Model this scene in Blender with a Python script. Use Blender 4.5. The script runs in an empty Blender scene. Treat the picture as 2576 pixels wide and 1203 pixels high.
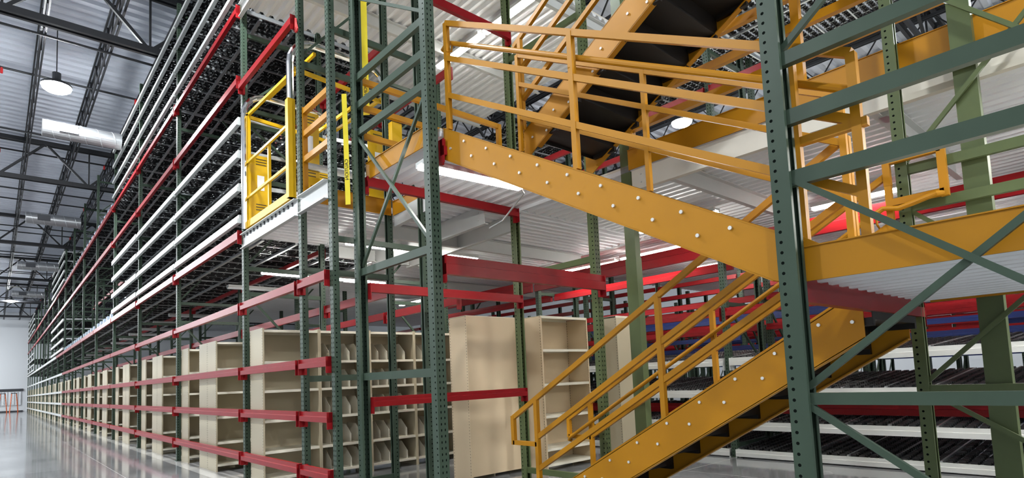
import bpy, math, random
from mathutils import Vector, Matrix
random.seed(7)
SC = bpy.context.scene
COL = SC.collection
ORD = ('first','second','third','fourth','fifth','sixth','seventh','eighth','ninth','tenth','eleventh','twelfth','thirteenth',
       'fourteenth','fifteenth','sixteenth','seventeenth','eighteenth','nineteenth','twentieth','twenty-first','twenty-second','twenty-third','twenty-fourth','twenty-fifth','twenty-sixth')

# ------------------------------------------------------------------ materials
def nt(name):
    m = bpy.data.materials.new(name); m.use_nodes = True
    return m, m.node_tree.nodes, m.node_tree.links, m.node_tree.nodes['Principled BSDF']
def paint(name, rgb, rough=.45, metal=0., var=.12, scale=6., spec=.5):
    m, N, L, b = nt(name)
    tc = N.new('ShaderNodeTexCoord'); no = N.new('ShaderNodeTexNoise'); no.inputs['Scale'].default_value = scale; no.inputs['Detail'].default_value = 3
    L.new(tc.outputs['Object'], no.inputs['Vector'])
    mx = N.new('ShaderNodeMix'); mx.data_type = 'RGBA'
    mx.inputs[6].default_value = (*[c*(1-var) for c in rgb], 1); mx.inputs[7].default_value = (*[min(1, c*(1+var)) for c in rgb], 1)
    L.new(no.outputs['Fac'], mx.inputs[0]); L.new(mx.outputs[2], b.inputs['Base Color'])
    b.inputs['Roughness'].default_value = rough; b.inputs['Metallic'].default_value = metal
    b.inputs['Specular IOR Level'].default_value = spec
    return m
def emit(name, rgb, s):
    m, N, L, b = nt(name)
    b.inputs['Base Color'].default_value = (.8,.8,.8,1); b.inputs['Emission Color'].default_value = (*rgb,1); b.inputs['Emission Strength'].default_value = s
    return m
def mth(N, L, op, a, b=None):
    n = N.new('ShaderNodeMath'); n.operation = op
    for i, v in enumerate((a, b)):
        if v is None: continue
        if isinstance(v, (int, float)): n.inputs[i].default_value = v
        else: L.new(v, n.inputs[i])
    return n.outputs[0]
def punched(name, rgb, pitch, cols_front, col_side, ru, rv, su, sv, rough=.4, spec=.22):
    """steel post paint with two columns of punched slots on faces across local x and one of round holes on faces across local y"""
    m, N, L, b = nt(name)
    tc = N.new('ShaderNodeTexCoord'); sx = N.new('ShaderNodeSeparateXYZ'); sn = N.new('ShaderNodeSeparateXYZ')
    L.new(tc.outputs['Object'], sx.inputs[0]); L.new(tc.outputs['Normal'], sn.inputs[0])
    x, y, z = sx.outputs
    fz = mth(N, L, 'MULTIPLY', mth(N, L, 'SUBTRACT', mth(N, L, 'FRACT', mth(N, L, 'DIVIDE', z, pitch)), .5), pitch)
    def hole(u, cu, a, c):
        du = mth(N, L, 'DIVIDE', mth(N, L, 'SUBTRACT', u, cu), a); dv = mth(N, L, 'DIVIDE', fz, c)
        r = mth(N, L, 'ADD', mth(N, L, 'MULTIPLY', du, du), mth(N, L, 'MULTIPLY', dv, dv))
        return mth(N, L, 'LESS_THAN', r, 1.)
    hf = mth(N, L, 'MULTIPLY', hole(mth(N, L, 'ABSOLUTE', y), cols_front, ru, rv), mth(N, L, 'GREATER_THAN', mth(N, L, 'ABSOLUTE', sn.outputs[0]), .7))
    hf = mth(N, L, 'MULTIPLY', hf, mth(N, L, 'LESS_THAN', x, .012))
    hs = mth(N, L, 'MULTIPLY', hole(x, col_side, su, sv), mth(N, L, 'GREATER_THAN', mth(N, L, 'ABSOLUTE', sn.outputs[1]), .7))
    h = mth(N, L, 'MAXIMUM', hf, hs)
    no = N.new('ShaderNodeTexNoise'); no.inputs['Scale'].default_value = 5.; L.new(tc.outputs['Object'], no.inputs['Vector'])
    v = N.new('ShaderNodeMix'); v.data_type = 'RGBA'; v.inputs[6].default_value = (*[c*.88 for c in rgb],1); v.inputs[7].default_value = (*[c*1.12 for c in rgb],1)
    L.new(no.outputs['Fac'], v.inputs[0])
    mx = N.new('ShaderNodeMix'); mx.data_type = 'RGBA'; L.new(h, mx.inputs[0]); L.new(v.outputs[2], mx.inputs[6]); mx.inputs[7].default_value = (.006,.008,.007,1)
    L.new(mx.outputs[2], b.inputs['Base Color']); b.inputs['Roughness'].default_value = rough
    L.new(mth(N, L, 'MULTIPLY', mth(N, L, 'SUBTRACT', 1., h), .25 if spec is None else spec), b.inputs['Specular IOR Level'])
    return m

GREEN = (.044,.068,.047); OLIVE = (.095,.122,.052)  # OLIVE is a lighter, yellower version of the frame green
M = {
 'green': paint('green_paint', GREEN, .38, spec=.22), 'olive': paint('olive_tone', OLIVE, .38, spec=.22),
 'greenp': punched('green_punched_steel', GREEN, .0508, .019, .026, .006, .0115, .008, .008),
 'olivep': punched('olive_punched_steel', OLIVE, .0508, .019, .026, .006, .0115, .008, .008),
 'red': paint('red_paint', (.25,.008,.011), .34, spec=.18), 'redtag': paint('red_plastic', (.6,.02,.02), .5),
 'white': paint('offwhite_paint', (.56,.57,.55), .4, var=.05), 'cream': paint('cream_paint', (.72,.68,.58), .45, var=.05),
 'yellow': paint('safety_yellow_orange_paint', (.45,.195,.006), .42, var=.06, spec=.25), 'lemon': paint('bright_yellow_paint', (.62,.37,.006), .4, var=.05, spec=.25),
 'beige': punched('beige_shelving_steel', (.60,.53,.38), .038, .5, .5, .003, .006, .003, .006),
 'shelf': paint('cream_shelf_paint', (.70,.66,.54), .45, var=.04), 'tan': paint('warm_lit_tan_shelving', (.62,.49,.32), .5, var=.08, scale=1.5),
 'black': paint('black_plastic', (.010,.010,.011), .36, spec=.35), 'steel': paint('galvanised_steel', (.55,.57,.58), .35, .85, var=.15, scale=20),
 'duct': paint('spiral_duct_metal', (.34,.35,.36), .4, .85, var=.2, scale=3),
 'chrome': paint('polished_steel', (.75,.74,.72), .12, 1., var=.03), 'tread': paint('black_tread_steel', (.012,.010,.009), .45, spec=.3),
 'deck': paint('white_corrugated_deck', (.80,.81,.82), .38, var=.05, scale=2.), 'iron': paint('black_roof_steel', (.012,.013,.016), .5),
 'roof': paint('grey_roof_deck', (.70,.74,.82), .5, 0., var=.08, scale=1.), 'wall': paint('white_wall_paint', (.72,.74,.76), .7, var=.04, scale=.4),
 'blue': paint('blue_paint', (.012,.03,.16), .35), 'bin': paint('pale_blue_bin_plastic', (.45,.55,.66), .45),
 'bolt': paint('zinc_bolt', (.75,.74,.70), .3, .6), 'lamp': emit('lamp_tube_glow', (1.,.98,.93), 60.), 'bay': emit('high_bay_glow', (.93,.97,1.), 620.),
 'off': paint('unlit_white_tube', (.75,.77,.78), .3), 'tape': paint('yellow_caution_tape', (.85,.68,.02), .4), 'ink': paint('black_print', (.01,.01,.01), .5),
 'label': paint('white_sticker', (.8,.8,.8), .6), 'dark': paint('dark_grey_steel', (.03,.033,.04), .5), 'orange': paint('orange_ladder_rail', (.6,.12,.03), .5),
}
def floor_mat():
    m, N, L, b = nt('polished_concrete')
    tc = N.new('ShaderNodeTexCoord'); n1 = N.new('ShaderNodeTexNoise'); n1.inputs['Scale'].default_value = .55; n1.inputs['Detail'].default_value = 8; n1.inputs['Roughness'].default_value = .6
    L.new(tc.outputs['Object'], n1.inputs['Vector'])
    r = N.new('ShaderNodeValToRGB'); r.color_ramp.elements[0].position = .3; r.color_ramp.elements[0].color = (.135,.14,.145,1); r.color_ramp.elements[1].position = .72; r.color_ramp.elements[1].color = (.27,.275,.28,1)
    L.new(n1.outputs['Fac'], r.inputs[0])
    s = N.new('ShaderNodeSeparateXYZ'); L.new(tc.outputs['Object'], s.inputs[0])
    def joint(v, p, off):
        f = mth(N, L, 'ABSOLUTE', mth(N, L, 'SUBTRACT', mth(N, L, 'FRACT', mth(N, L, 'DIVIDE', mth(N, L, 'ADD', v, off), p)), .5))
        return mth(N, L, 'LESS_THAN', f, .004/p*1.5)
    j = mth(N, L, 'MAXIMUM', joint(s.outputs[0], 5.2, 1.), joint(s.outputs[1], 4.6, 2.6))
    mx = N.new('ShaderNodeMix'); mx.data_type = 'RGBA'; L.new(j, mx.inputs[0]); L.new(r.outputs[0], mx.inputs[6]); mx.inputs[7].default_value = (.55,.55,.53,1)
    wr = N.new('ShaderNodeMix'); wr.data_type = 'RGBA'; wr.inputs[7].default_value = (.42,.415,.40,1)
    L.new(mth(N, L, 'MULTIPLY', mth(N, L, 'GREATER_THAN', s.outputs[0], 2.5), mth(N, L, 'LESS_THAN', s.outputs[0], 2.95)), wr.inputs[0]); L.new(mx.outputs[2], wr.inputs[6])
    L.new(wr.outputs[2], b.inputs['Base Color'])
    rr = N.new('ShaderNodeMapRange'); rr.inputs[3].default_value = .05; rr.inputs[4].default_value = .13; L.new(n1.outputs['Fac'], rr.inputs[0]); L.new(rr.outputs[0], b.inputs['Roughness'])
    return m
M['floor'] = floor_mat()

PI = math.pi
# ------------------------------------------------------------------ mesh builder
class MB:
    def __init__(s): s.v = []; s.f = []; s.m = []
    def quadbox(s, pts, mi=0):
        b = len(s.v); s.v += [tuple(p) for p in pts]
        for q in ((0,3,2,1),(4,5,6,7),(0,1,5,4),(1,2,6,5),(2,3,7,6),(3,0,4,7)): s.f.append(tuple(b+i for i in q)); s.m.append(mi)
        return s
    def box(s, x0, x1, y0, y1, z0, z1, mi=0):
        return s.quadbox([(x0,y0,z0),(x1,y0,z0),(x1,y1,z0),(x0,y1,z0),(x0,y0,z1),(x1,y0,z1),(x1,y1,z1),(x0,y1,z1)], mi)
    def bar(s, p, q, w, h, mi=0, up=(0,0,1)):
        p = Vector(p); q = Vector(q); d = (q-p).normalized(); u = Vector(up)
        if abs(d.dot(u)) > .99: u = Vector((0,1,0))
        a = d.cross(u).normalized()*(w/2); c = a.cross(d).normalized()*(h/2)
        return s.quadbox([p-a-c,p+a-c,q+a-c,q-a-c,p-a+c,p+a+c,q+a+c,q-a+c], mi)
    def tube(s, pts, r, n=8, mi=0, caps=True):
        pts = [Vector(p) for p in pts]; b = len(s.v); prev = None
        for i, p in enumerate(pts):
            d = ((pts[min(i+1,len(pts)-1)]-pts[max(i-1,0)])).normalized()
            if prev is None:
                u = Vector((0,0,1)) if abs(d.z) < .9 else Vector((0,1,0))
                a = d.cross(u).normalized()
            else: a = (prev - d*prev.dot(d)).normalized()
            prev = a; c = d.cross(a)
            for k in range(n):
                t = 2*math.pi*k/n; s.v.append(tuple(p + a*(r*math.cos(t)) + c*(r*math.sin(t))))
        for i in range(len(pts)-1):
            for k in range(n):
                s.f.append((b+i*n+k, b+i*n+(k+1)%n, b+(i+1)*n+(k+1)%n, b+(i+1)*n+k)); s.m.append(mi)
        if caps:
            s.f.append(tuple(b+k for k in range(n))[::-1]); s.m.append(mi)
            s.f.append(tuple(b+(len(pts)-1)*n+k for k in range(n))); s.m.append(mi)
        return s
    def prism(s, poly, f, mi=0):
        """poly: 2-D outline, f(u,v,t) -> point for t in 0,1"""
        n = len(poly); b = len(s.v)
        s.v += [tuple(f(u,v,0)) for u,v in poly] + [tuple(f(u,v,1)) for u,v in poly]
        s.f.append(tuple(b+i for i in range(n))[::-1]); s.f.append(tuple(b+n+i for i in range(n))); s.m += [mi,mi]
        for i in range(n): s.f.append((b+i, b+(i+1)%n, b+n+(i+1)%n, b+n+i)); s.m.append(mi)
        return s
    def mesh(s, name, mats, org=(0,0,0)):
        me = bpy.data.meshes.new(name)
        ox, oy, oz = org
        me.from_pydata([(x-ox,y-oy,z-oz) for x,y,z in s.v], [], s.f)
        for m in mats: me.materials.append(M[m])
        me.polygons.foreach_set('material_index', s.m)
        me.update()
        import bmesh
        b = bmesh.new(); b.from_mesh(me); bmesh.ops.recalc_face_normals(b, faces=b.faces); b.to_mesh(me); b.free()
        return me
def setp(o, label=None, cat=None, group=None, kind=None):
    if label: o['label'] = label
    if cat: o['category'] = cat
    if group: o['group'] = group
    if kind: o['kind'] = kind
    return o
def link(name, data, parent=None, loc=(0,0,0), rz=0.):
    o = bpy.data.objects.new(name, data); COL.objects.link(o); o.location = loc; o.rotation_euler = (0,0,rz)
    if parent: o.parent = parent
    return o
def thing(name, label, cat, loc=(0,0,0), rz=0., group=None):
    return setp(link(name, None, None, loc, rz), label, cat, group)
def wloc(o):
    v = Vector((0,0,0))
    while o is not None: v += Vector(o.location); o = o.parent
    return v
def part(name, mb, mats, parent, label=None):
    """a part whose mesh was laid out in world space, under a parent that is not rotated"""
    if isinstance(mats, str): mats = [mats]
    o = link(name, mb.mesh(name, mats, wloc(parent)), parent)
    if label: o['label'] = label
    return o
def solo(name, mb, mats, label, cat, group=None, org=None):
    if isinstance(mats, str): mats = [mats]
    if org is None:
        xs = [v[0] for v in mb.v]; ys = [v[1] for v in mb.v]; org = ((min(xs)+max(xs))/2, (min(ys)+max(ys))/2, min(v[2] for v in mb.v))
    return setp(link(name, mb.mesh(name, mats, org), None, org), label, cat, group)
def structure(name, mb, mat):
    o = link(name, mb.mesh(name, [mat])); o['kind'] = 'structure'; return o
def copy_tree(src, loc, label=None, group=None):
    r = src.copy(); COL.objects.link(r); r.location = loc
    if label: r['label'] = label
    if group: r['group'] = group
    for ch in src.children:
        c = ch.copy(); COL.objects.link(c); c.parent = r
        for g in ch.children:
            d = g.copy(); COL.objects.link(d); d.parent = c
    return r

# ------------------------------------------------------------------ setting
CEIL = 10.45
structure('floor', MB().box(-14,34,-12,80,-.2,0), 'floor')
mb = MB(); y = -12.
pts = []
while y < 80: pts += [(y,0),(y+.12,0),(y+.17,.07),(y+.29,.07),(y+.34,0)]; y += .34
mb.prism([(a,b) for a,b in pts]+[(80.2,.2),(-12,.2)], lambda u,v,t: (-14 if t == 0 else 34, u, CEIL+v))
structure('ceiling', mb, 'roof')
structure('wall_left', MB().box(-14.3,-14,-12,80,0,CEIL+.3), 'wall')
structure('wall_far', MB().box(-14.3,34.3,80,80.3,0,CEIL+.3), 'wall')
structure('wall_right', MB().box(34,34.3,-12,80,0,CEIL+.3), 'wall')
structure('wall_near', MB().box(-14.3,34.3,-12.3,-12,0,CEIL+.3), 'wall')
structure('trim_1', MB().box(-14,2.4,79.85,80,2.15,2.4).box(-14,2.4,79.9,80,.02,.14), 'dark')
mb = MB()
for i in range(60): mb.box(-13.9+i*.27,-13.9+i*.27+.2,79.88,79.96,.7,2.1)
structure('trim_2', mb, 'wall')

# roof steel
def lattice(p0, p1, z0, z1, pitch, cw, ww, axis):
    """open web truss between p0 and p1 along axis (0 x, 1 y), both other coordinates zero"""
    ch, wb = MB(), MB()
    P = lambda t, z, s=0: (t, s, z) if axis == 0 else (s, t, z)
    for z in (z0, z1):
        for s in (-cw*.55, cw*.55): ch.bar(P(p0,z,s), P(p1,z,s), cw*.5, cw)
    n = round((p1-p0)/pitch); d = (p1-p0)/n
    for i in range(n):
        a, b, c = p0+i*d, p0+(i+.5)*d, p0+(i+1)*d
        wb.bar(P(a,z1), P(b,z0), ww, ww); wb.bar(P(b,z0), P(c,z1), ww, ww)
        if pitch > 1.5: wb.bar(P(b,z0), P(b,z1), ww*.6, ww*.6)
    return ch, wb
ch, wb = lattice(-11, 79.5, 9.62, 10.36, 1.1, .07, .03, 1)
chm, wbm = ch.mesh('chords', ['iron']), wb.mesh('web', ['iron'])
for i in range(23):
    x = -1.8 + 1.25*i
    lab = f'black open-web roof joist running down the hall, {ORD[i]} from the open aisle side'
    o = thing('roof_joist', lab, 'roof joist', (x,0,0), 0, 'roof joists'); link('chords', chm, o); link('web', wbm, o)
ch, wb = lattice(-13.8, 33.8, 8.92, 9.57, 2.5, .14, .07, 0)
ch, wb2 = lattice(-13.8, 33.8, 8.92, 10.25, 2.5, .14, .07, 0)
chm, wbm = ch.mesh('chords', ['iron']), wb2.mesh('web', ['iron'])
for i in range(7):
    o = thing('roof_truss', f'deep black roof truss crossing the hall, {ORD[i]} from the near end', 'roof truss', (0, 3.3+11.1*i, 0), 0, 'roof trusses')
    link('chords', chm, o); link('web', wbm, o)
mb = MB().tube([(-13,0,0),(26,0,0)], .03, 6); pm = mb.mesh('pipe_run', ['iron'])
mb = MB()
for i in range(13): mb.tube([(-12+3*i,0,0),(-12+3*i,0,-.16)], .03, 6)
dm = mb.mesh('sprinkler_drops', ['redtag'])
for i in range(22):
    o = thing('sprinkler_pipe', f'thin black sprinkler pipe under the roof deck, {ORD[i]} from the near end', 'pipe', (0, 6.5+3.25*i, 9.55 if i % 2 else 10.0), 0, 'sprinkler pipes')
    link('pipe_run', pm, o)
    if i % 2 == 0: link('sprinkler_head', dm, o)['label'] = 'small red sprinkler heads'
def duct(x0, x1, y, z, r, lab):
    o = thing('air_duct', lab, 'duct', (x0,y,z)); mb = MB(); n = int((x1-x0)/.3)
    pts = []
    mb.tube([(x0,y,z),(x1,y,z)], r, 24); part('duct_tube', mb, 'duct', o)
    mb = MB()
    mb.tube([(x0+(x1-x0)*i/(n*16), y+(r+.004)*math.cos(i*PI/8), z+(r+.004)*math.sin(i*PI/8)) for i in range(n*16+1)], .008, 4)
    part('spiral_seam', mb, 'steel', o)
    part('grille', MB().box(x0+.35,x0+.75,y-r-.015,y-r+.1,z-.1,z+.12), 'dark', o, 'dark grille on the duct side')
for i, (x0, y) in enumerate(((1.9,10.4),(.82,18.8),(.82,28.8),(.82,39.5),(.82,50.5))):
    duct(x0, 2.55, y, 8.34, .22, f'round spiral metal air duct crossing above the aisle, {ORD[i]} from the near end')

def high_bay(x, y, lab, z=8.9):
    o = thing('high_bay_lamp', lab, 'lamp', (x,y,z), 0, 'high bay lamps')
    part('lamp_housing', MB().tube([(x,y,z+.35),(x,y,z+.15),(x,y,z+.12)], .09, 12).tube([(x,y,z+.12),(x,y,z+.05)], .2, 20).tube([(x,y,z+.05),(x,y,z+.004)], .315, 24), 'dark', o)
    mb = MB(); nn = 20; rings = ((.30,.0),(.29,-.05),(.22,-.10),(.12,-.13),(.02,-.14))
    for rr, zz in rings: mb.v += [(x+rr*math.cos(2*PI*k/nn), y+rr*math.sin(2*PI*k/nn), z+zz) for k in range(nn)]
    for q in range(len(rings)-1):
        for k in range(nn): mb.f.append((q*nn+k, q*nn+(k+1)%nn, (q+1)*nn+(k+1)%nn, (q+1)*nn+k)); mb.m.append(0)
    mb.f.append(tuple((len(rings)-1)*nn+k for k in range(nn))); mb.m.append(0)
    part('lamp_lens', mb, 'bay', o)
    part('hanger', MB().tube([(x,y,z+.3),(x,y,CEIL)], .012, 6), 'iron', o)
for x, y, l in ((1.02,17.4,'round high bay lamp glaring over the aisle beside the near duct'),(.9,58.5,'small distant high bay lamp glowing at the far end of the aisle'),
                (15.75,9.25,'high bay lamp seen between yellow rails right of the black stair')):
    high_bay(x, y, l)
for i, (x, y) in enumerate(((1.1,7.4),(-6,-6),(-6,6),(-6,18),(-6,30),(-6,42),(-6,54),(-6,64),(-11,70),(-5,74),(-4,24),(-4,36),(-4,48),(-11,60),(17,-3),(17,24),(26,10),(2.2,-3.2),(7,-6.5))):  # unseen hall lamps; many added to brighten far wall, ceiling and deck edge
    high_bay(x, y, f'unseen high bay lamp added for light outside the picture, {ORD[i]} of that set')

# ------------------------------------------------------------------ upright frames
POSTS = {}
def post_mesh(w, d, h, mat):
    k = (w,d,h,mat)
    if k not in POSTS:
        t, l = .004, w*.24; W = w/2
        poly = [(0,-W),(0,W),(d,W),(d,W-l),(d-t,W-l),(d-t,W-t),(t,W-t),(t,t-W),(d-t,t-W),(d-t,l-W),(d,l-W),(d,-W)]
        POSTS[k] = MB().prism(poly, lambda u,v,q: (u,v,h*q)).mesh('post', [mat])
    return POSTS[k]
BAR = {}
def frame(label, x, y, rz, D, H, horiz, diag, w=.08, d=.075, mat='green', cat='rack frame', group=None, braces=True):
    """upright frame: local x runs over its depth D between the post fronts"""
    o = thing('upright_frame', label, cat, (x,y,0), rz, group)
    pm = post_mesh(w, d, H, mat+'p')
    link('post', pm, o); link('post', pm, o, (D,0,0), math.pi)
    k = ('fp', mat, w)
    if k not in BAR: BAR[k] = MB().box(-.02,d+.02,-w*.7,w*.7,0,.008).mesh('footplate', [mat])
    link('footplate', BAR[k], o); link('footplate', BAR[k], o, (D,0,0), math.pi)
    if not braces: return o
    for z, hh in horiz:
        k = ('h', mat, D, d, hh)
        if k not in BAR: BAR[k] = MB().box(d*.7, D-d*.7, -.021, .021, -hh, 0).mesh('horizontal_brace', [mat])
        link('horizontal_brace', BAR[k], o, (0,0,z))
    for z0, z1 in diag:
        k = ('d', mat, D, d, round(z1-z0,3))
        s = 1 if (len(BAR) % 2) else -1
        if k not in BAR: BAR[k] = MB().bar((d*.8,0,0), (D-d*.8,0,z1-z0), .026, .03).mesh('diagonal_brace', [mat])
        link('diagonal_brace', BAR[k], o, (0, .012 if z1 > z0 else -.012, z0))
    return o
PI = math.pi
# stair tower frames, depth along y
guard = [(4.63,.075),(4.32,.075),(4.02,.075),(2.51,.075),(1.42,.075),(.16,.075),(5.62,.075),(6.9,.075)]
dz = [(3.95,2.52),(2.52,3.95),(1.3,.2),(6.8,5.66),(4.65,5.6)]
frame('dark green upright frame at stair head, ladder of three bars above an X brace', 2.88, 4.12, PI/2, 1.45, 9.2, guard, [(2.54,3.93),(3.97,2.54),(4.66,5.5),(5.66,6.8)], .1, .09, 'green')
frame('olive upright frame with punched post behind stair head, between tan shelving units', 5.15, 4.2, PI/2, 1.4, 9.2, [(5.62,.07),(.16,.07),(2.66,.07)], [], .09, .085, 'olive')
frame('big dark green frame in front at right, nearest to the camera', 2.91, -.24, PI/2, 1.46, 9.2, [(2.85,.068),(2.555,.075),(2.25,.075),(1.175,.055),(.16,.06),(4.6,.07),(4.3,.07)],
      [(1.2,2.22),(2.2,1.2),(.2,1.12),(2.87,3.9),(3.9,2.87)], .1, .09, 'green')
frame('olive green frame behind the landing with bracing beside a solid olive column', 5.03, -.24, PI/2, 1.46, 9.2, [(2.74,.07),(2.46,.07),(1.125,.06),(.16,.06),(4.6,.07),(4.3,.07),(3.4,.07)],
      [(1.15,2.4),(2.4,1.15),(.2,1.08),(2.77,4.2),(4.2,2.77)], .08, .075, 'olive')

def column(label, x, y, rz, w, d, h, mat, sleeve):
    o = thing('deck_support_post', label, 'post', (x,y,0), rz)
    link('post', post_mesh(w, d, h, mat), o)
    part_o = MB().box(-.006,d+.004,-w/2-.006,w/2+.006,0,sleeve).mesh('stiffener_sleeve', [mat]); link('stiffener_sleeve', part_o, o)
    k = MB().box(-.03,d+.03,-w*.75,w*.75,0,.01).mesh('footplate', [mat]); link('footplate', k, o)
column('thick olive deck post without holes, rising behind the landing at far right', 5.07, .77, 0, .13, .09, 6.9, 'olive', 2.75)
column('olive deck post right behind the lower stair handrails, stiffened below', 5.2, 3.78, 0, .13, .09, 6.9, 'olive', 2.55)

# aisle rack frames
Y0, BAY = 8.66, 4.034
RH = [(z,.06) for z in (.17,1.43,2.70,3.07,4.4,5.23,5.45,6.6,7.8,9.0)]
RD = [(.2,1.38),(2.66,1.46),(3.1,4.35),(5.2,4.42),(5.5,6.55),(7.75,6.62),(7.82,8.95)]
def yb(n): return {-1:6.58,-2:5.76}.get(n, Y0+BAY*n)
frame('green rack frame where the aisle rack ends, beside caution tape', 2.66, yb(-2), 0, 1.2, 9.2, [(5.25,.07),(2.9,.06),(.17,.06)], [], .078, .072)
frame('green rack frame on the stair side of the yellow pallet gate', 2.66, yb(-1), 0, 1.22, 9.2, [(z,.07) for z in (.17,1.43,2.70,5.22,6.6)], [(5.3,6.55)], .078, .072)
for n in range(0, 18):
    frame(f'green aisle rack frame, {ORD[n]} beyond the yellow pallet gate' if n else 'green rack frame on the far side of the yellow pallet gate',
          2.66, yb(n), 0, 1.22, 9.2 if n < 12 or n > 15 else 8.6, RH, RD, .078, .072, group='aisle rack frames', braces=n < 12)
for n in range(0, 6):
    frame(f'green inner rack frame, {ORD[n]} one back from the gate, behind the aisle rack', 5.0, yb(n), 0, 1.22, 9.2, RH, RD, .078, .072, group='inner rack frames')

# ------------------------------------------------------------------ crossbars
CB = {}
def bar_meshes(L, h, col, t=.055):
    k = (L,h,col)
    if k not in CB:
        p = [(-t,-h),(0,-h),(0,0),(-t*.62,0),(-t*.62,-h*.42),(-t,-h*.46)]
        CB[k] = (MB().prism(p, lambda u,v,q: (u, L*q, v)).mesh('bar', [col]),
                 MB().box(-t-.002,.004,0,.006,-h-.07,.0).box(-.0,.03,-.0,.04,-h-.07,0).mesh('connector', [col]))
    return CB[k]
PX_F, PX_CX, PX_CY = 1464.57, 1274.031, 831.589
CAMR = [[0.7507913599543671, -0.6590697586614437, -0.04403847222393294], [0.020322746816504908, 0.08968702786991602, -0.9957626338609487], [0.6602267184685152, 0.7467149993470115, 0.08073035346441099]]
def apparent(x, y, z, L, ux, uy):
    """rough length in view of a bar from (x,y,z) running L along (ux,uy)"""
    pts = []
    for i in range(9):
        v = Vector((x+ux*L*i/8, y+uy*L*i/8, z-1.31)); c = [v.dot(Vector(r)) for r in CAMR]
        if c[2] < .2: continue
        px, py = PX_CX+PX_F*c[0]/c[2], PX_CY+PX_F*c[1]/c[2]
        if -30 < px < 2606 and -30 < py < 1233: pts.append((px, py, PX_F/c[2]))
    if len(pts) < 2: return 0
    return math.hypot(pts[0][0]-pts[-1][0], pts[0][1]-pts[-1][1])*sum(p[2] for p in pts)/len(pts)
BARS = []
def crossbar(label, x, y, z, L, h, col, rz=0., conn=True, group=None, weight=1.):
    """front face at local -x; runs along local y from 0 to L, top at z"""
    BARS.append((apparent(x, y, z, L, -math.sin(rz), math.cos(rz))*weight*h, len(BARS), label, x, y, z, L, h, col, rz, conn, group))
def build_crossbars(keep=290):
    bars = sorted(BARS, key=lambda r: -r[0]); rest = MB()
    for k, (sz, _, label, x, y, z, L, h, col, rz, conn, group) in enumerate(bars):
        if sz <= 0: continue
        if k < keep:
            bm, cm = bar_meshes(round(L,3), h, col)
            o = thing('rack_crossbar', label, 'crossbar', (x,y,z), rz, group)
            link('bar', bm, o)
            if conn:
                link('connector', cm, o)
                c = link('connector', cm, o, (0,L,0)); c.scale = (1,-1,1)
        else:
            mi = ('red','white','blue').index(col)
            rest.box(x-.055, x, y, y+L, z-h, z, mi) if abs(rz) < .1 else rest.box(x-L, x, y-.055, y, z-h, z, mi)
    if rest.v: setp(link('rack_crossbar', rest.mesh('rack_crossbar', ['red','white','blue'])), 'many small far red, white and blue crossbars deep in the racks', 'crossbars', kind='stuff')
XF = 2.655
BN = lambda n: f'{ORD[n]} full bay'
RED = ((.437,'lowest'),(1.03,'second from the floor'),(1.615,'third from the floor'),(2.535,'fourth from the floor'))
for n in (-2,-1):
    a, b = yb(n)+.042, yb(n+1)-.042
    for z, w in RED:
        crossbar(f'short red crossbar, {w}, {"left of" if n == -1 else "right of"} the rack post under the gate', XF, a, z, b-a, .105, 'red', group='short red crossbars at the rack end')
crossbar('red crossbar high above the yellow pallet gate', XF, yb(-1)+.042, 5.8, yb(0)-yb(-1)-.084, .12, 'red')
WH = (3.83,4.3,4.8,5.3); WH2 = (7.36,7.82,8.31,8.79)
LV = ('lowest','second','third','top')
for n in range(0, 17):
    a = yb(n)+.042; L = BAY-.084; cn = n < 7
    cl = 'red' if n < 7 else 'white'
    for z, w in RED: crossbar(f'{"red" if n < 7 else "off-white"} crossbar, {w}, in the {BN(n)} of the aisle rack', XF, a, z, L, .105, cl, conn=cn, group='aisle rack crossbars')
    for z, w in ((3.6,'at the first floor'),(5.93,'high between both floors'),(7.03,'at the second floor')):
        crossbar(f'{"red" if n < 8 or z > 4 else "off-white"} crossbar {w} in the {BN(n)} of the aisle rack', XF, a, z, L, .13, 'red' if n < 8 or z > 4 else 'white', conn=cn, group='red aisle rack crossbars')
    if n in (0,1,2,7,8) or n > 13:
        for ws, s in ((WH,'first'),(WH2,'second')):
            for i, z in enumerate(ws):
                crossbar(f'off-white crossbar, {LV[i]} on {s} floor in {BN(n)} of aisle rack', XF, a, z, L, .12, 'white', conn=False, group='off-white aisle rack crossbars')
# bars on the back of the aisle rack and on the inner rack
for n in range(-1, 7):
    a = yb(n)+.042; L = yb(n+1)-yb(n)-.084
    s = f'{ORD[n+1]} bay from the gate'
    for x, z, w in ((3.90,2.55,'along the back of the aisle rack'),(4.99,2.5,'along the front of the inner rack'),(3.90,5.93,'high behind the aisle rack'),(4.99,5.93,'high on the inner rack front'),(3.90,3.47,'behind the floor edge')):
        if n == -1 and z > 3 and z < 4: continue
        crossbar(f'red crossbar {w}, {s}', x, a, z, L, .08 if z == 3.47 else .12, 'red', conn=n < 2, group='red crossbars deep in the rack')

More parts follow.
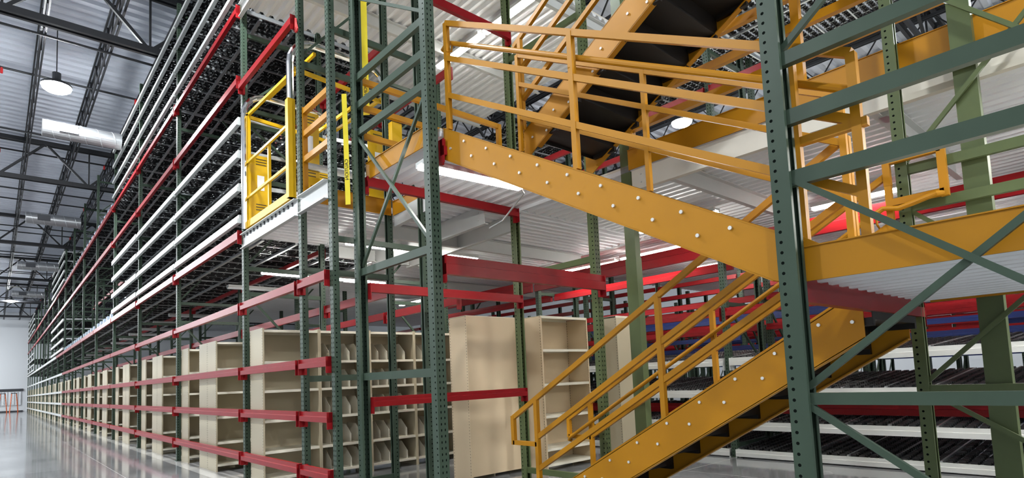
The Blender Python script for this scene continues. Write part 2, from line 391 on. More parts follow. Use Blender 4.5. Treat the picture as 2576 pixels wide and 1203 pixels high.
# flow beds: black roller tracks
def bed_mesh(L, D, pitch=.11, wp=.085):
    fr, ro = MB(), MB()
    for y in [i*L/8 for i in range(9)]: fr.box(0,D,y-.012,y+.012,-.05,.012)
    for x in (D*.12,D*.33,D*.66,D-.02): fr.box(x-.02,x+.02,0,L,-.085,-.05)
    n = int(L/pitch); mW = int(D/wp)
    for i in range(n):
        y = (i+.5)*L/n; ro.box(0,D,y-.004,y+.004,-.05,-.03)
        for j in range(mW):
            x = (j+.5+(.5 if i % 2 else 0))*wp; b = len(ro.v)
            for yy in (y-.033,y+.033):
                for k in range(6):
                    t = k*PI/3; ro.v.append((x+.025*math.cos(t), yy, -.008+.025*math.sin(t)))
            if (i+2*j) % 3 == 0: fr.box(x-.006,x+.006,y-.05,y+.05,-.046,-.036)
            for k in range(6): ro.f.append((b+k,b+(k+1)%6,b+6+(k+1)%6,b+6+k)); ro.m.append(0)
            ro.f.append(tuple(b+k for k in range(6))); ro.f.append(tuple(b+6+k for k in range(6))); ro.m += [0,0]
    return fr.mesh('bed_frame', ['steel']), ro.mesh('rollers', ['black'])
BEDS = {}
def bed(label, x, y, z, L, D, tilt=0., group=None):
    k = (round(L,2), D)
    if k not in BEDS: BEDS[k] = bed_mesh(*k)
    o = thing('roller_bed', label, 'roller bed', (x,y,z), 0, group); o.rotation_euler = (0,-tilt,0)
    link('bed_frame', BEDS[k][0], o); link('rollers', BEDS[k][1], o)['kind'] = 'stuff'
for n in range(0, 17):
    a = yb(n)+.045; L = BAY-.09
    bed(f'black roller floor bed, first floor, {BN(n)} of the aisle rack', XF+.02, a, 3.57, L, 2.4, 0, 'black roller beds in the aisle rack')
    bed(f'black roller floor bed, second floor, {BN(n)} of the aisle rack', XF+.02, a, 7.0, L, 2.4, 0, 'black roller beds in the aisle rack')
    if n in (0,1,2,7,8) or n > 13:
        for ws, s in ((WH,'first'),(WH2,'second')):
            for i, z in enumerate(ws):
                if n > 13 and i % 2: continue
                bed(f'black tilted roller bed, {LV[i]} on {s} floor, {BN(n)} of aisle rack', XF+.02, a, z-.01, L, 2.4, .035, 'black roller beds in the aisle rack')
# label bins along the bare floor edges
bm = MB().box(-.02,.32,-.1,.1,0,.012).box(-.02,-.005,-.1,.1,0,.14).box(.3,.32,-.1,.1,0,.2).box(-.02,.32,-.1,-.088,0,.17).box(-.02,.32,.088,.1,0,.17).mesh('storage_bin', ['bin'])
c = 0
for n in range(3, 7):
    for zf, s in ((3.605,'first'),(7.035,'second')):
        for i in range(5):
            o = setp(link('storage_bin', bm, None, (2.66, yb(n)+.4+i*.75, zf)), f'pale blue bin, {ORD[i]} on {s} floor edge, {BN(n)} of aisle rack', 'bin', 'pale blue bins on floor edges')

# ------------------------------------------------------------------ shelving units
SH = {}
def shelving(label, x, y, W, D, H, zs, facing=-1, div=None, back=True, group=None, skin='beige2'):
    """open steel shelving; x is the left edge, y the front edge, facing -1 opens to -y"""
    k = (W,D,H,tuple(zs),div,back,skin)
    if k not in SH:
        parts = []
        for sx in (0, W-.003):
            m = MB().box(sx,sx+.003,0,D,0,H)
            for yy in (-.004, D): m.box(sx-(.019 if sx else 0),sx+(.003 if sx else .022),yy,yy+.003,0,H)
            m2 = MB()
            for yy in (.015, D-.015):
                nh = int(H/.0381)
                for i in range(nh): m2.box(sx-.0008,sx+.0038,yy-.0035,yy+.0035,.03+i*.0381,.03+i*.0381+.013)
            for q, vv in enumerate(m2.f): pass
            b = len(m.v); m.v += m2.v; m.f += [tuple(i+b for i in f) for f in m2.f]; m.m += [1]*len(m2.f)
            parts.append(('side_panel', m.mesh('side_panel', [skin,'ink'])))
        if back: parts.append(('back_panel', MB().box(.004,W-.004,D-.006,D-.003,.05,H).mesh('back_panel', [skin])))
        for z in zs: parts.append(('shelf', MB().box(.004,W-.004,.002,D-.01,z-.004,z).box(.004,W-.004,.0,.004,z-.035,z).box(.004,W-.004,D-.012,D-.008,z-.03,z).mesh('shelf', ['shelf'])))
        if div:
            for z in zs[:-1]:
                for i in range(div):
                    xx = W*(i+1)/(div+1)
                    parts.append(('divider', MB().prism([(.03,0),(D-.02,0),(D-.02,.26),(.2,.26),(.03,.12)], lambda u,v,q: (xx+.003*q,u,z+v)).mesh('divider', ['shelf'])))
        SH[k] = parts
    o = thing('shelving_unit', label, 'shelving unit', (x,y,0), 0 if facing < 0 else PI, group)
    if facing > 0: o.location = (x+W, y, 0)
    for nm, me in SH[k]: link(nm, me, o)
    return o
M['beige2'] = paint('beige_shelving_paint', (.47,.41,.285), .45, var=.04, scale=2.)
ZS = (.12,.47,.88,1.28,1.67,2.1)
for i in range(5):
    shelving(f'cream shelving section facing the camera, {ORD[i]} from the aisle, ' + ('plain shelves' if i in (0,4) else 'with slanted dividers'), 2.70+.792*i, 8.0, .79, .5, 2.12, ZS, -1, 4 if i in (1,2,3) else None, group='front row of cream shelving')
for n in range(0, 17):
    y = yb(n)
    for k in range(2 if n < 3 else 1):
        s = 'end' if k == 0 else 'inner'
        shelving(f'cream shelving, {s} section of front half of double row, {BN(n)} along the aisle', 2.72+.792*k, y+1.6, .79, .5, 2.12, ZS, -1, group='cream shelving rows along the aisle')
        if k == 0: shelving(f'cream shelving, {s} section of back half of double row, {BN(n)} along the aisle', 2.72+.792*k, y+2.61, .79, .5, 2.12, ZS, 1, group='cream shelving rows along the aisle')
        shelving(f'cream shelving, {s} section of single row, {BN(n)} along the aisle', 2.72+.792*k, y+3.4, .79, .5, 2.12, ZS, -1, group='cream shelving rows along the aisle')
ZB = (.1,.31,.76,1.2,1.68,2.15)
o = shelving('tall tan shelving unit with its back to the camera, left of the olive post', 4.64, 6.42, .98, .38, 2.14, ZB, 1, skin='tan')
shelving('tall cream shelving unit open to the camera behind the lower stair handrail', 5.69, 5.72, .98, .42, 2.14, ZB, -1, skin='tan')  # tan skin puts warm lamplight into the panel colour
shelving('narrow cream shelving unit end beside the punched olive post behind the stair', 6.86, 5.74, .4, .42, 2.12, ZB, 1)

# ------------------------------------------------------------------ decks
def deck(label, x0, x1, y0, y1, ztop, along, skin='deck', name='mezzanine_deck'):
    o = thing(name, label, 'deck', (x0,y0,ztop-.055))
    mb = MB(); a, b = (x0,x1) if along == 1 else (y0,y1)
    p = .15; n = max(1, round((b-a)/p)); p = (b-a)/n; pts = []
    for i in range(n): pts += [(a+i*p,0),(a+i*p+p*.3,0),(a+i*p+p*.5,.045),(a+i*p+p*.8,.045)]
    pts += [(b,0),(b,.05),(a,.05)]
    z0 = ztop-.055
    if along == 1: mb.prism(pts, lambda u,v,t: (u, y0 if t == 0 else y1, z0+v))
    else: mb.prism(pts, lambda u,v,t: (x0 if t == 0 else x1, u, z0+v))
    part('corrugated_sheet', mb, skin, o)
    part('floor_board', MB().box(x0,x1,y0,y1,ztop-.004,ztop+.02), 'cream', o)
    return o
deck('corrugated deck platform at the head of the upper yellow stair', 2.98, 5.1, 4.15, 5.5, 3.558, 1)
deck('corrugated deck beside the pallet gate, seen from below', 2.7, 3.86, 6.5, 8.64, 3.558, 0)
deck('corrugated mezzanine deck over the shelving in the middle', 3.88, 8.1, 5.52, 8.64, 3.558, 0)
deck('corrugated mezzanine deck far behind, over the dark racks', 5.1, 12.5, 8.68, 20, 3.558, 0)
deck('corrugated mezzanine deck behind the stairs at right', 5.2, 8.15, -3, 5.5, 3.558, 1)
deck('corrugated mezzanine deck behind the roller racks at right', 8.16, 20, -3, 8.6, 3.556, 1)
deck('upper corrugated deck high above the pallet gate', 2.7, 5.05, 5.52, 8.6, 7.0, 1)
deck('upper corrugated deck high above the stair rail, beyond the gate', 5.06, 7.9, 5.52, 9.5, 7.0, 1)
deck('corrugated landing deck between the two yellow stair flights', 3.0, 5.08, -.9, 1.15, 1.778, 1)
# joists under decks (things)
def joist(label, p, q, h=.2, w=.06, mat='white'):
    p = Vector(p); q = Vector(q)
    o = thing('deck_joist', label, 'joist', tuple(p))
    d = (q-p).normalized(); s = d.cross(Vector((0,0,1))); c = Vector((0,0,-h/2))
    mb = MB().bar(p+c, q+c, .006, h); 
    for z in (-.004, -h+.004): mb.bar(p+s*(w/2)+Vector((0,0,z)), q+s*(w/2)+Vector((0,0,z)), w, .008)
    part('web', mb, mat, o); mb = MB(); L = (q-p).length
    for t in (.12, L-.12):
        for dz_ in (-h*.3, -h*.7): mb.tube([p+d*t+s*-.003+Vector((0,0,dz_)), p+d*t+s*-.012+Vector((0,0,dz_))], .009, 6)
    part('bolt', mb, 'bolt', o)
    return o
ZJ = 3.5
joist('pale fascia beam along the aisle under the pallet gate', (2.66,8.62,3.52), (2.66,6.62,3.52), .21, .05, 'white')
joist('short pale fascia beam right of the pallet gate', (2.66,6.54,3.52), (2.66,5.80,3.52), .21, .05, 'white')
joist('pale fascia beam of the upper deck at top left', (2.66,8.62,7.0), (2.66,5.8,7.0), .2, .05, 'white')
joist('cream deck joist right of the red beam at the stair head', (4.62,5.55,ZJ), (4.7,8.6,ZJ), .24)
joist('cream deck joist behind the X brace at the stair head', (3.8,5.5,ZJ+.02), (3.86,6.46,ZJ+.02), .2)
joist('wide cream joist running away beyond the olive post', (5.2,5.55,ZJ), (5.35,8.6,ZJ), .22)
joist('cream joist across the mezzanine between olive posts', (3.9,7.0,ZJ), (8.1,7.0,ZJ), .2)
joist('cream joist across the mezzanine above the lit tubes', (3.9,8.5,ZJ), (8.1,8.5,ZJ), .2)
joist('cream joist farther along over the dark racks', (5.1,10.5,ZJ), (12,10.5,ZJ), .2)
joist('cream edge joist under the yellow toe board at right', (5.2,-2.8,3.5), (5.2,3.7,3.5), .22, mat='cream')
joist('cream joist crossing under the right deck near the olive post', (5.22,3.3,ZJ), (8.1,3.3,ZJ), .2)
joist('cream joist crossing under the right deck with a junction box', (5.22,1.43,ZJ), (8.1,1.40,ZJ), .2)
joist('pale joist of the upper deck crossing above the stair rail', (2.7,5.6,6.94), (7.8,5.6,6.94), .2, mat='white')
joist('pale joist of the upper deck beyond the red beams', (2.7,7.6,6.94), (7.8,7.6,6.94), .2, mat='white')
joist('pale end joist of the upper deck against the roof view', (5.15,9.4,6.94), (7.8,9.4,6.94), .22, mat='white')

# red beams of the stair tower (things)
def bbeam(label, x0, x1, y, z, h=.1):
    # crossbar running along +x with its stepped face towards -y
    return crossbar(label, x0, y, z, x1-x0, h, 'red', -PI/2) if False else crossbar(label, x1, y, z, x1-x0, h, 'red', PI/2)
bbeam('bright red beam carrying the stair head deck edge', 2.93, 5.1, 5.47, 3.5, .11)
bbeam('red beam under the stair head deck at head height', 2.93, 5.1, 5.47, 2.36, .1)
bbeam('red beam at waist height between green frames', 2.93, 5.1, 5.47, 1.17, .1)
bbeam('red beam high across the stair tower above the platform', 2.93, 5.1, 5.47, 5.93, .12)
bbeam('deep dark red beam in front of the shelving, right of the punched green post', 2.93, 5.1, 4.12, 2.4, .17)
bbeam('dark red beam under the near side of the stair landing', 2.96, 5.1, 1.2, 1.745, .13)
bbeam('red beam hidden under the head of the upper stair', 2.95, 5.1, 4.12, 3.45, .15)

# ------------------------------------------------------------------ fascias and guard rails
def fascia(label, p, q, h=.17, mat='yellow', t=.012):
    p = Vector(p); q = Vector(q); mb = MB().bar(p+Vector((0,0,h/2)), q+Vector((0,0,h/2)), t, h).bar(p+Vector((0,0,h)), q+Vector((0,0,h)), .03, .006)
    return solo('toe_board', mb, mat, label, 'toe board')
fascia('yellow toe board on the platform edge behind the X brace', (2.96,4.2,3.48), (2.96,5.5,3.48), .18)
fascia('yellow toe board across the deck between pallet gate and tape', (2.75,6.47,3.46), (3.82,6.47,3.46), .2)
fascia('short yellow toe board turning the corner at the inner rack post', (3.84,5.55,3.46), (3.84,6.45,3.46), .18)
fascia('long yellow toe board on the mezzanine edge at right', (5.18,-2.8,3.51), (5.18,3.72,3.51), .22)
fascia('yellow side beam of the stair landing facing the camera', (2.985,-.9,1.715), (2.985,1.165,1.715), .17)
fascia('yellow far side beam of the stair landing', (5.06,-.9,1.715), (5.06,1.1,1.715), .17)

def guardrail(label, posts, rails, name='guard_rail', mat='yellow', s=.045):
    o = thing(name, label, 'guard rail', posts[0][0])
    for p, q in posts: part('rail_post', MB().bar(p, q, s, s), mat, o)
    for r in rails:
        if len(r) == 2: part('rail', MB().bar(r[0], r[1], s*.86, s*1.1), mat, o)
    return o
gx = 5.235
guardrail('yellow three-bar guard rail along the mezzanine edge at right', [((gx,y,3.582),(gx,y,4.62)) for y in (3.7,1.9,.1,-1.7)], [((gx,-2.6,z),(gx,3.72,z)) for z in (3.98,4.27,4.57)], s=.07)
guardrail('yellow guard rail crossing behind the stair head platform', [((x,5.58,3.582),(x,5.58,4.64)) for x in (4.95,)], [((2.95,5.58,z),(4.98,5.58,z)) for z in (4.0,4.32,4.62)], s=.055)
guardrail('short yellow guard rail between pallet gate and rack end post', [((2.72,6.55,3.55),(2.72,6.55,4.62)),((2.72,5.83,3.55),(2.72,5.83,4.62))], [((2.72,5.8,z),(2.72,6.56,z)) for z in (3.98,4.29,4.57)], s=.06)
solo('electrical_box', MB().box(3.35,3.48,5.6,5.68,4.02,4.28), 'lemon', 'small yellow box with dark print on the guard rail behind the platform', 'box')

# ------------------------------------------------------------------ stairs
def stair(label, xa, xb, yA, zA, slope, y0, y1, thick, treads, endcuts, run):
    """stringers in planes xa < xb; top edge z = zA + slope*(y-yA) between y0 and y1"""
    o = thing('staircase', label, 'staircase', (xa, (y0+y1)/2, 0 if zA < 2 else zA-1))
    top = lambda y: zA + slope*(y-yA)
    for x, sgn, nm in ((xa, 1, 'near'), (xb, -1, 'far')):
        poly = endcuts(top)
        mb = MB().prism(poly, lambda u,v,t: (x+sgn*.010*t, u, v))
        n = len(poly)
        for i in range(n):
            (u0,v0),(u1,v1) = poly[i], poly[(i+1) % n]
            if abs(v1-v0) < abs(u1-u0)*.9 and abs(u1-u0) > 1: mb.bar((x+sgn*.03,u0,v0), (x+sgn*.03,u1,v1), .06, .010)
        for ty, tz in treads:
            for dy in (-.07, -.265 if slope < 0 else .13):
                yy = ty + (dy if slope < 0 else (.065 if dy == -.07 else .26))
                if min(p[0] for p in poly) < yy < max(p[0] for p in poly): mb.tube([(x-sgn*.001,yy,tz-.02), (x-sgn*.008,yy,tz-.02), (x-sgn*.012,yy,tz-.02)], .0115, 8, 1)
        part('stringer', mb, ['yellow','bolt'], o)
    sg = 1 if slope < 0 else -1
    for ty, tz in treads:
        ty -= sg*.06; b = ty - sg*(run+.02); mb = MB().box(xa+.012, xb-.012, min(ty,b), max(ty,b), tz-.012, tz).box(xa+.012, xb-.012, min(b,b+sg*.004), max(b,b+sg*.004), tz, tz+(.035 if zA < 1.9 and tz > 1.5 else .165))
        mb.box(xa+.012, xb-.012, min(ty,ty-sg*.006), max(ty,ty-sg*.006), tz-.04, tz)
        for x0, x1 in ((xa+.012,xa+.05),(xb-.05,xb-.012)): mb.box(x0,x1,min(ty-sg*.02,b),max(ty-sg*.02,b),tz-.05,tz-.012)
        part('tread', mb, 'tread', o)
    return o, top
def rail_on(o, top, x, posts, off, ext=None, handrail=None, s=.042, floor=False, nm='guard_rail', label=None):
    """posts: y of posts; rails parallel to the flight at heights off above the stringer edge"""
    g = link(nm, None, o, tuple(Vector((x,posts[0],top(posts[0]))) - wloc(o)))
    if label: g['label'] = label
    for y in posts: part('rail_post', MB().bar((x,y,max(top(y)+.004, 1.8 if floor and y < 1.18 else 0)), (x,y,top(y)+off[0]), s, s), 'yellow', g)
    ya, yb_ = (ext or (min(posts), max(posts)))
    for i, h in enumerate(off):
        a, b = (ya, yb_) if i == 0 or ext is None else (min(posts), max(posts))
        part('rail', MB().bar((x,a,top(a)+h), (x,b,top(b)+h), s*.86, s*1.06), 'yellow', g)
    return g
# lower flight
T1 = [(2.40+.2915*k, 1.085-.1636*k) for k in range(-3, 7)]
f1, top1 = stair('lower yellow stair flight rising from floor towards the landing', 3.945, 4.88, 1.402, 1.634, -.561, 1.2, 4.3, .28, T1,
    lambda t: [(1.2,1.455),(1.2,1.66),(1.34,t(1.34)),(4.27,.03),(4.27,0),(3.78,0)], .2915)
g = rail_on(f1, top1, 3.967, [2.655,4.1,1.21], (.972,.60,.30), (1.21,4.44), label='near guard rail of the flight')
part('rail_loop', MB().bar((3.967,4.44,top1(4.44)+.99),(3.967,4.44,.635),.042,.042).bar((3.967,4.44,.655),(3.967,4.1,.655),.042,.042), 'yellow', g)
g = rail_on(f1, top1, 4.962, [2.745,4.27,1.265], (.972,.60,.28), (1.265,4.6), label='far guard rail of the flight')
part('rail_loop', MB().bar((4.962,4.6,top1(4.6)+.99),(4.962,4.6,.6),.042,.042).bar((4.962,4.6,.615),(4.962,4.27,.615),.042,.042), 'yellow', g)
part('rail_loop', MB().bar((4.962,.93,2.81),(4.962,.93,2.44),.045,.05).bar((4.962,.93,2.47),(4.962,1.27,2.47),.045,.05).bar((4.962,.93,2.785),(4.962,1.285,2.785),.045,.05).bar((4.962,1.265,2.6),(4.962,1.265,2.81),.046,.046), 'yellow', g)
hp = [(4.915,y,top1(y)+.74) for y in (4.55,3.5,2.5,1.5,1.3)] + [(4.915,1.2,2.41),(4.915,1.1,2.43),(4.915,.97,2.46),(4.95,.94,2.46)]
part('handrail', MB().tube([(4.962,4.58,top1(4.55)+.70),(4.93,4.58,top1(4.55)+.71)]+hp, .02, 10), 'yellow', g)
for y in (4.2,2.7,1.35): part('handrail_bracket', MB().tube([(4.915,y,top1(y)+.73),(4.93,y,top1(y)+.66),(4.98,y,top1(y)+.64)], .008, 6), 'yellow', g)
# upper flight
T2 = [(1.289+(1.765+.1595*k-2.0)/.554, 1.765+.1595*k) for k in range(2, 11)]
f2, top2 = stair('long yellow stair flight climbing left from landing to platform in the foreground', 2.985, 3.87, 1.289, 2.0, .554, 1.1, 4.11, .28, T2,
    lambda t: [(1.175,1.715),(1.3,1.745),(4.11,t(4.11)-.285),(4.11,t(4.11)),(1.175,t(1.175))], .2953)
g = rail_on(f2, top2, 3.012, [4.05,2.59,1.14,.865], (1.0,.67,.325), (.865,4.05), s=.042, floor=True, label='near guard rail of the flight')
part('rail', MB().bar((3.012,1.14,2.42),(3.012,.82,2.42),.036,.042), 'yellow', g)
hp = [(3.06,y,top2(y)+.83) for y in (.9,1.5,2.5,3.5,4.0,4.1)] + [(3.06,4.18,top2(4.1)+.79)]
part('handrail', MB().tube(hp, .021, 10), 'yellow', g)
for y in (1.15,2.6,4.03): part('handrail_bracket', MB().tube([(3.06,y,top2(y)+.82),(3.05,y,top2(y)+.75),(2.99,y,top2(y)+.73)], .009, 6), 'yellow', g)
g = rail_on(f2, top2, 3.885, [4.05,2.6,1.2], (1.0,.70,.36), (1.2,4.05), s=.038, label='far guard rail of the flight')
# third flight
T3 = [(4.02-.3*k, 3.52+.1636*(k+1)) for k in range(0, 10)]
f3, top3 = stair('yellow stair flight with black treads rising out of the picture from the platform', 3.955, 4.90, 4.079, 3.76, -.535, 1.05, 4.08, .3, T3,
    lambda t: [(1.05,t(1.05)-.3),(1.05,t(1.05)),(4.08,t(4.08)),(4.08,3.55),(3.99,3.5),(3.9,t(3.9)-.3)], .29)
g = rail_on(f3, top3, 3.94, [4.06,2.6,1.2], (.96,.63,.31), (1.2,4.15), s=.042, label='near guard rail of the flight')
g = rail_on(f3, top3, 4.962, [4.06,2.6,1.2], (.96,.63,.31), (1.2,4.15), s=.042, label='far guard rail of the flight')
solo('stair_bracket', MB().prism([(1.17,1.885),(1.17,1.96),(1.06,1.885)], lambda u,v,t: (2.98+.02*t,u,v)).tube([(2.979,1.145,1.915),(2.97,1.145,1.915)],.012,8), 'yellow', 'small yellow bracket joining stair foot and landing beside the big green post', 'bracket')

# ------------------------------------------------------------------ pallet gate
def arch(y, xa=2.665, xb=4.0, zt=5.62, r=.32, z0=3.585):
    pts = [(xa,y,z0),(xa,y,zt-r)]
    for k in range(1,7): t = PI - k*PI/12; pts.append((xa+r+r*math.cos(t), y, zt-r+r*math.sin(t)))
    for k in range(0,7): t = PI/2 - k*PI/12; pts.append((xb-r+r*math.cos(t), y, zt-r+r*math.sin(t)))
    return pts + [(xb,y,zt-r),(xb,y,z0)]
gt = thing('pallet_gate', 'yellow pallet safety gate with bent chrome side tubes at the deck edge', 'safety gate', (2.68,6.8,3.585))
for y in (8.565, 6.82):
    part('side_tube', MB().tube(arch(y), .046, 14), 'chrome', gt, 'bent chrome tube')
    for x0, x1 in ((2.74,3.02),(3.7,3.98)):
        pl = part('side_plate', MB().box(x0,x1,y-.006,y+.006,3.6,4.72), 'lemon', gt)
        for z in (4.66,4.62,4.58,3.98,3.94,3.90): part('vent_slot', MB().box(x0+.08,x1-.05,y-.009,y+.009,z,z+.01), 'ink', pl)
        part('sticker', MB().box(x0+.1,x0+.2,y-.0085,y+.0085,4.2,4.42), 'label', pl, 'white printed sticker')
mb = MB().box(2.615,2.705,6.775,6.865,3.585,4.82); part('end_post', mb, 'lemon', gt)
og = link('lower_gate', None, gt, (0,0,0))
for z, h in ((4.57,.035),(4.05,.035),(3.66,.1)): part('gate_rail', MB().bar((2.70,6.86,z),(2.70,8.57,z),.03,h), 'lemon', og)
for y in (7.72,8.53): part('gate_post', MB().bar((2.72,y,3.6),(2.72,y,4.58 if y < 8 else 5.3),.035,.04), 'lemon', og)
ug = link('raised_gate', None, gt, (0,0,0))
for x, z in ((2.72,5.3),(3.0,5.62),(3.95,5.3),(3.5,5.05)): part('gate_rail', MB().bar((x,6.86,z-.08),(x,8.6,z),.035,.04), 'lemon', ug)
for y in (6.9,8.58): part('gate_arm', MB().bar((2.72,y,5.28),(3.97,y,5.2),.03,.05), 'lemon', ug)
part('rear_rail', MB().tube([(3.98,6.84,4.1),(3.98,8.6,4.1)],.03,10), 'steel', gt)
part('rear_rail', MB().tube([(2.72,6.8,4.02),(3.96,6.8,4.02)],.045,10), 'steel', gt)
mb = MB().bar((2.665,6.72,3.535),(2.665,8.62,3.535),.03,.012)
for i in range(14): mb.box(2.645,2.66,6.76+i*.138,6.79+i*.138,3.47,3.53)
solo('floor_edge_strip', mb, 'dark', 'dark notched strip on the pale beam under the pallet gate', 'edge strip')
solo('plastic_tie', MB().bar((2.655,6.6,5.72),(2.63,6.52,5.55),.02,.07).bar((2.64,6.55,5.65),(2.62,6.46,5.52),.015,.04), 'redtag', 'bright red plastic tie knotted to the rack post above the gate', 'tie')

# caution tape
def text_mesh(txt, size):
    cu = bpy.data.curves.new('lettering', 'FONT'); cu.body = txt; cu.size = size; cu.extrude = .0006; cu.align_x = 'CENTER'; cu.align_y = 'CENTER'
    t = bpy.data.objects.new('lettering', cu); COL.objects.link(t); bpy.context.view_layer.update()
    me = bpy.data.meshes.new_from_object(t.evaluated_get(bpy.context.evaluated_depsgraph_get())); bpy.data.objects.remove(t)
    me.materials.clear(); me.materials.append(M['ink']); return me
CAU = text_mesh('CAUTION', .052)
def tape(label, pts, w=.075):
    o = thing('caution_tape', label, 'tape', pts[0]); mb = MB()
    for p, q in zip(pts, pts[1:]): mb.bar(p, q, w, .002, 0, (.7,.7,0) if abs(Vector(q).z-Vector(p).z) > .2 else (.2,0,1))
    part('tape_strip', mb, 'tape', o)
    p, q = Vector(pts[-2]), Vector(pts[-1]); d = (q-p).normalized(); nrm = Vector((-.7,-.7,0)); nrm = (nrm - d*nrm.dot(d)).normalized(); s = nrm.cross(d)
    L = (q-p).length; n = max(1, int(L/.42))
    for i in range(n):
        c = p + d*(L*(i+.5)/n) + nrm*.004
        t = link('lettering', CAU, o); t.matrix_local = Matrix.Translation(-wloc(o)) @ Matrix((( d.x,s.x*-1,nrm.x,c.x),(d.y,-s.y,nrm.y,c.y),(d.z,-s.z,nrm.z,c.z),(0,0,0,1)))
        t['label'] = 'black word CAUTION'
    return o
tape('yellow caution tape hanging long beside the olive post at top', [(3.06,5.66,6.2),(3.06,5.66,5.0),(3.07,5.67,4.30)])
tape('yellow caution tape hanging by the guard rail, printed CAUTION', [(2.79,5.64,4.45),(2.81,5.66,4.0),(2.80,5.62,3.22)], .055)

# ------------------------------------------------------------------ tube lights
def tube_light(label, p, q, lit=True, z=None):
    p = Vector(p); q = Vector(q); o = thing('tube_light', label, 'light', tuple(p))
    u = Vector((0,0,.05))
    part('fixture_body', MB().bar(p+Vector((0,0,.03)), q+Vector((0,0,.03)), .16, .05), 'white', o)
    part('light_tube', MB().bar(p, q, .085, .045), 'lamp' if lit else 'off', o)
ZL = 3.33
tube_light('bright tube light under the stair head deck', (2.98,4.5,ZL), (4.2,4.42,ZL))
for i, (a, b) in enumerate(((3.75,4.9),(4.95,6.1))): tube_light(f'lit tube light behind the olive bars, {ORD[i]} of the middle pair', (a,7.6,ZL), (b,7.6,ZL))
for i, (a, b) in enumerate(((3.5,4.65),(4.75,5.9))): tube_light(f'lit tube light above the front shelving row, {ORD[i]} of its pair', (a,10.35,ZL), (b,10.35,ZL))
tube_light('unlit tube light hanging left of the lit pair above the shelving', (3.45,12.18,ZL), (4.7,12.18,ZL), False)
for n in range(2, 8):
    for k in range(2): tube_light(f'unlit tube light deep in the aisle rack, {BN(n)}, {ORD[k]} of two', (3.45,yb(n)+.6+2*k,ZL), (4.7,yb(n)+.6+2*k,ZL), False)
tube_light('lit tube light along the mezzanine above the dark red beam', (8.35,7.8,ZL), (8.5,6.5,ZL))
tube_light('lit tube light beside the olive post over the roller racks', (8.4,6.3,ZL), (8.4,5.1,ZL))
tube_light('lit tube light far behind above the red beams', (8.0,13.2,ZL), (8.0,11.9,ZL))
tube_light('lit tube light behind the landing rails at right', (8.0,2.9,ZL), (8.0,1.9,ZL))
tube_light('lit tube light over the right deck hidden behind the big green post', (7.0,4.9,ZL), (7.0,3.7,ZL))
for i, x in enumerate((5.7,6.3,6.9,7.5)):  # unseen tubes added to brighten the underside of the right deck
    for k, y in enumerate((-2.6,-1.3)): tube_light(f'added tube light under the right deck just outside the picture, {ORD[i]} inward, {ORD[k]} along', (x,y,ZL-.1), (x,y+1.2,ZL-.1))
for i, (a, b) in enumerate(((5.6,6.75),(6.85,8.05))): tube_light(f'lit tube light under the upper deck beside the stair rail, {ORD[i]} along', (5.8,a,6.82), (5.8,b,6.82))
for i, x in enumerate((10.5,13.5,16.5)):
    for k, y in enumerate((1.5,5.0)): tube_light(f'tube light over the dark racks behind, row {ORD[i]}, {ORD[k]} along', (x,y,ZL), (x,y+1.2,ZL))
o = thing('junction_box', 'small metal junction box on the cream joist at right', 'junction box', (5.48,1.36,3.28))
part('box_body', MB().box(5.4,5.56,1.33,1.395,3.29,3.385), 'steel', o); part('box_lid', MB().box(5.39,5.57,1.318,1.33,3.28,3.395), 'steel', o)
solo('conduit', MB().tube([(4.2,4.45,3.38),(4.42,4.6,3.36),(4.62,5.2,3.22),(4.66,5.5,3.2)], .012, 6), 'steel', 'thin conduit from the platform tube light to the joist', 'conduit')

# ------------------------------------------------------------------ roller racks behind the stairs
XR = 8.2
FR = [(z,.06) for z in (.2,1.3,2.3,3.0,4.2,5.3,6.3)]
FD = [(.25,1.25),(2.25,1.35),(3.05,4.15),(5.25,4.25)]
YR = (-3.7,.32,4.34,8.3,12.3)
for i, y in enumerate(YR):
    frame(f'green frame of the roller rack behind the stairs, {ORD[i]} from the right', XR, y, 0, 1.2, 6.6, FR, FD, .09, .08, group='roller rack frames')
    frame(f'green back frame of the roller rack behind the stairs, {ORD[i]} from the right', XR+1.45, y, 0, 1.0, 6.6, FR, FD, .09, .08, group='roller rack back frames')
for i in range(4):
    a, b = YR[i]+.047, YR[i+1]-.047; s = f'{ORD[i]} bay from right behind the stairs'
    for k, z in enumerate((.12,.52,.985,1.455)):
        crossbar(f'white crossbar, {LV[k]}, {s}', XR, a, z, b-a, .115 if k else .1, 'white', conn=i in (1,2), group='white roller rack crossbars')
        bed(f'black roller bed, {LV[k]}, {s}', XR+.02, a, z, b-a, 2.35, .07 if k else .05, 'black roller beds behind the stairs')
    for z, w, h, x in ((.75,'low',.15,XR+.6),(2.2,'at head height',.12,XR),(2.0,'below head height',.1,XR+1.3),(3.24,'large under the deck',.24,XR-.06),(2.98,'lower one under the deck',.14,XR+.5),(2.5,'above head height at the back',.1,XR+1.4),(5.1,'over the deck',.1,XR),(5.65,'high over the deck',.12,XR),(5.1,'over the deck at the back',.1,XR+1.5)):
        crossbar(f'red crossbar {w}, {s}', x, a, z, b-a, h, 'red', conn=x == XR and h > .11, group='red roller rack crossbars')
    crossbar(f'navy blue crossbar at the back, {s}', XR+2.4, a, 1.72, b-a, .14, 'blue', group='navy crossbars')
    crossbar(f'blue crossbar at head height at the back, {s}', XR+2.4, a, 2.3, b-a, .14, 'blue', group='navy crossbars')
    for k, z in enumerate((6.75,)): bed(f'black roller bed over the deck, {LV[k]}, {s}', XR+.02, a, z, b-a, 2.35, .05, 'black roller beds over the deck')
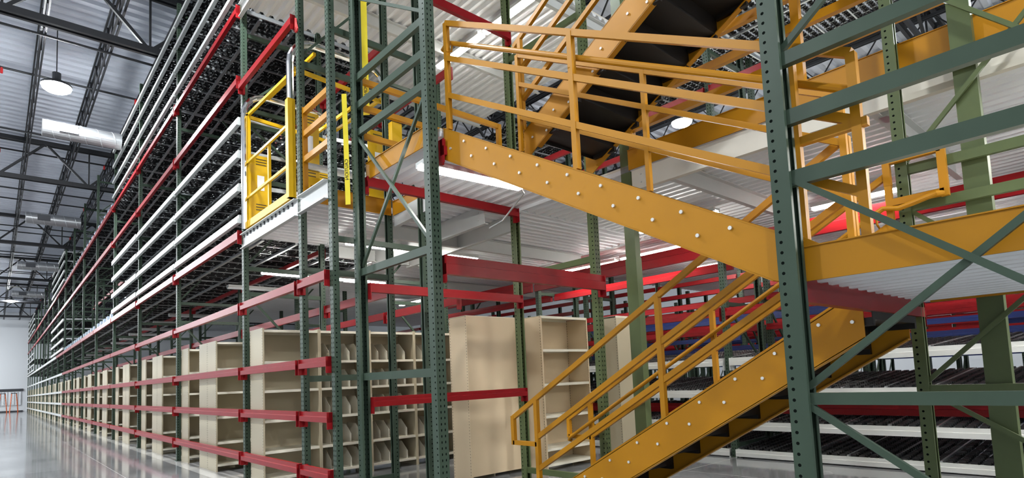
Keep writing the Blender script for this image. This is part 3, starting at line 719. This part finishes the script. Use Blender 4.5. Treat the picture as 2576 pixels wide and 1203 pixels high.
# dense racks farther back
cnt = 0
for r, x in enumerate((11.3,13.2,15.1,17.0,18.9,21.2,23.5,25.8)):
    for i in range(12):
        y = -2.2+1.95*i + (.4 if r % 2 else 0)
        frame(f'green frame deep in the dark racks, row {ORD[r]} back, {ORD[i]} from the right', x, y, 0, .95, 3.3, [(z,.05) for z in (.3,1.4,2.5)], [(.35,1.35),(2.45,1.45)], .08, .07, group='frames in the dark racks')
        if i < 11:
            cols = ((3.2,'red'),(2.95,'red'),(2.7,'red'),(2.45,'red'),(2.2,'red'),(1.95,'blue' if r < 2 else 'red'),(1.45,'blue'),(.9,'blue' if r else 'red'),(.4,'blue'))
            for k, (z, c) in enumerate(cols):
                if (k + r + i) % 3 == 2 and k > 4: continue
                if r > 4 and k in (1, 3): continue
                cnt += 1
                crossbar(f'{c} crossbar in the dark racks, row {ORD[r]} back, {ORD[i]} bay from right, {ORD[k]} from top', x, y+.045, z, 1.86, .09, c, conn=False, group='crossbars in the dark racks')

build_crossbars()
# ladders at the far wall
def ladder(x, y, label):
    o = thing('step_ladder', label, 'ladder', (x,y,0))
    mb = MB()
    for s in (-.32,.32): mb.bar((x+s,y-.35,0),(x+s*.55,y,1.9),.07,.05).bar((x+s,y+.4,0),(x+s*.55,y,1.9),.06,.04)
    part('side_rail', mb, 'orange', o)
    for k in range(6):
        t = (k+1)/7; w = .32*(1-t*.45); part('step', MB().box(x-w,x+w,y-.35+.35*t-.05,y-.35+.35*t+.05,1.9*t-.015,1.9*t+.015), 'white', o)
    part('top_cap', MB().box(x-.22,x+.22,y-.14,y+.14,1.88,1.95), 'dark', o)
ladder(.75, 76.5, 'left one of two orange step ladders at the far white wall'); ladder(1.6, 76.5, 'right one of two orange step ladders at the far white wall')

# ------------------------------------------------------------------ camera, world, view
F, CX, CY, R = PX_F, PX_CX, PX_CY, CAMR
cam = bpy.data.cameras.new('camera'); co = bpy.data.objects.new('camera', cam); COL.objects.link(co)
rt, dn, fw = (Vector(r) for r in R); up = -dn; bk = -fw
co.matrix_world = Matrix(((rt.x,up.x,bk.x,0),(rt.y,up.y,bk.y,0),(rt.z,up.z,bk.z,1.31),(0,0,0,1)))
cam.sensor_width = 36; cam.lens = F/2576*36; cam.shift_x = (1288-CX)/2576; cam.shift_y = (CY-601.5)/2576; cam.clip_end = 300; cam.clip_start = .05
SC.camera = co
w = bpy.data.worlds.new('World'); SC.world = w; w.use_nodes = True
w.node_tree.nodes['Background'].inputs[0].default_value = (.7,.8,1,1); w.node_tree.nodes['Background'].inputs[1].default_value = .3
vs = SC.view_settings; vs.view_transform = 'Standard'; vs.look = 'None'; vs.gamma = 1; vs.exposure = .25; vs.use_curve_mapping = False
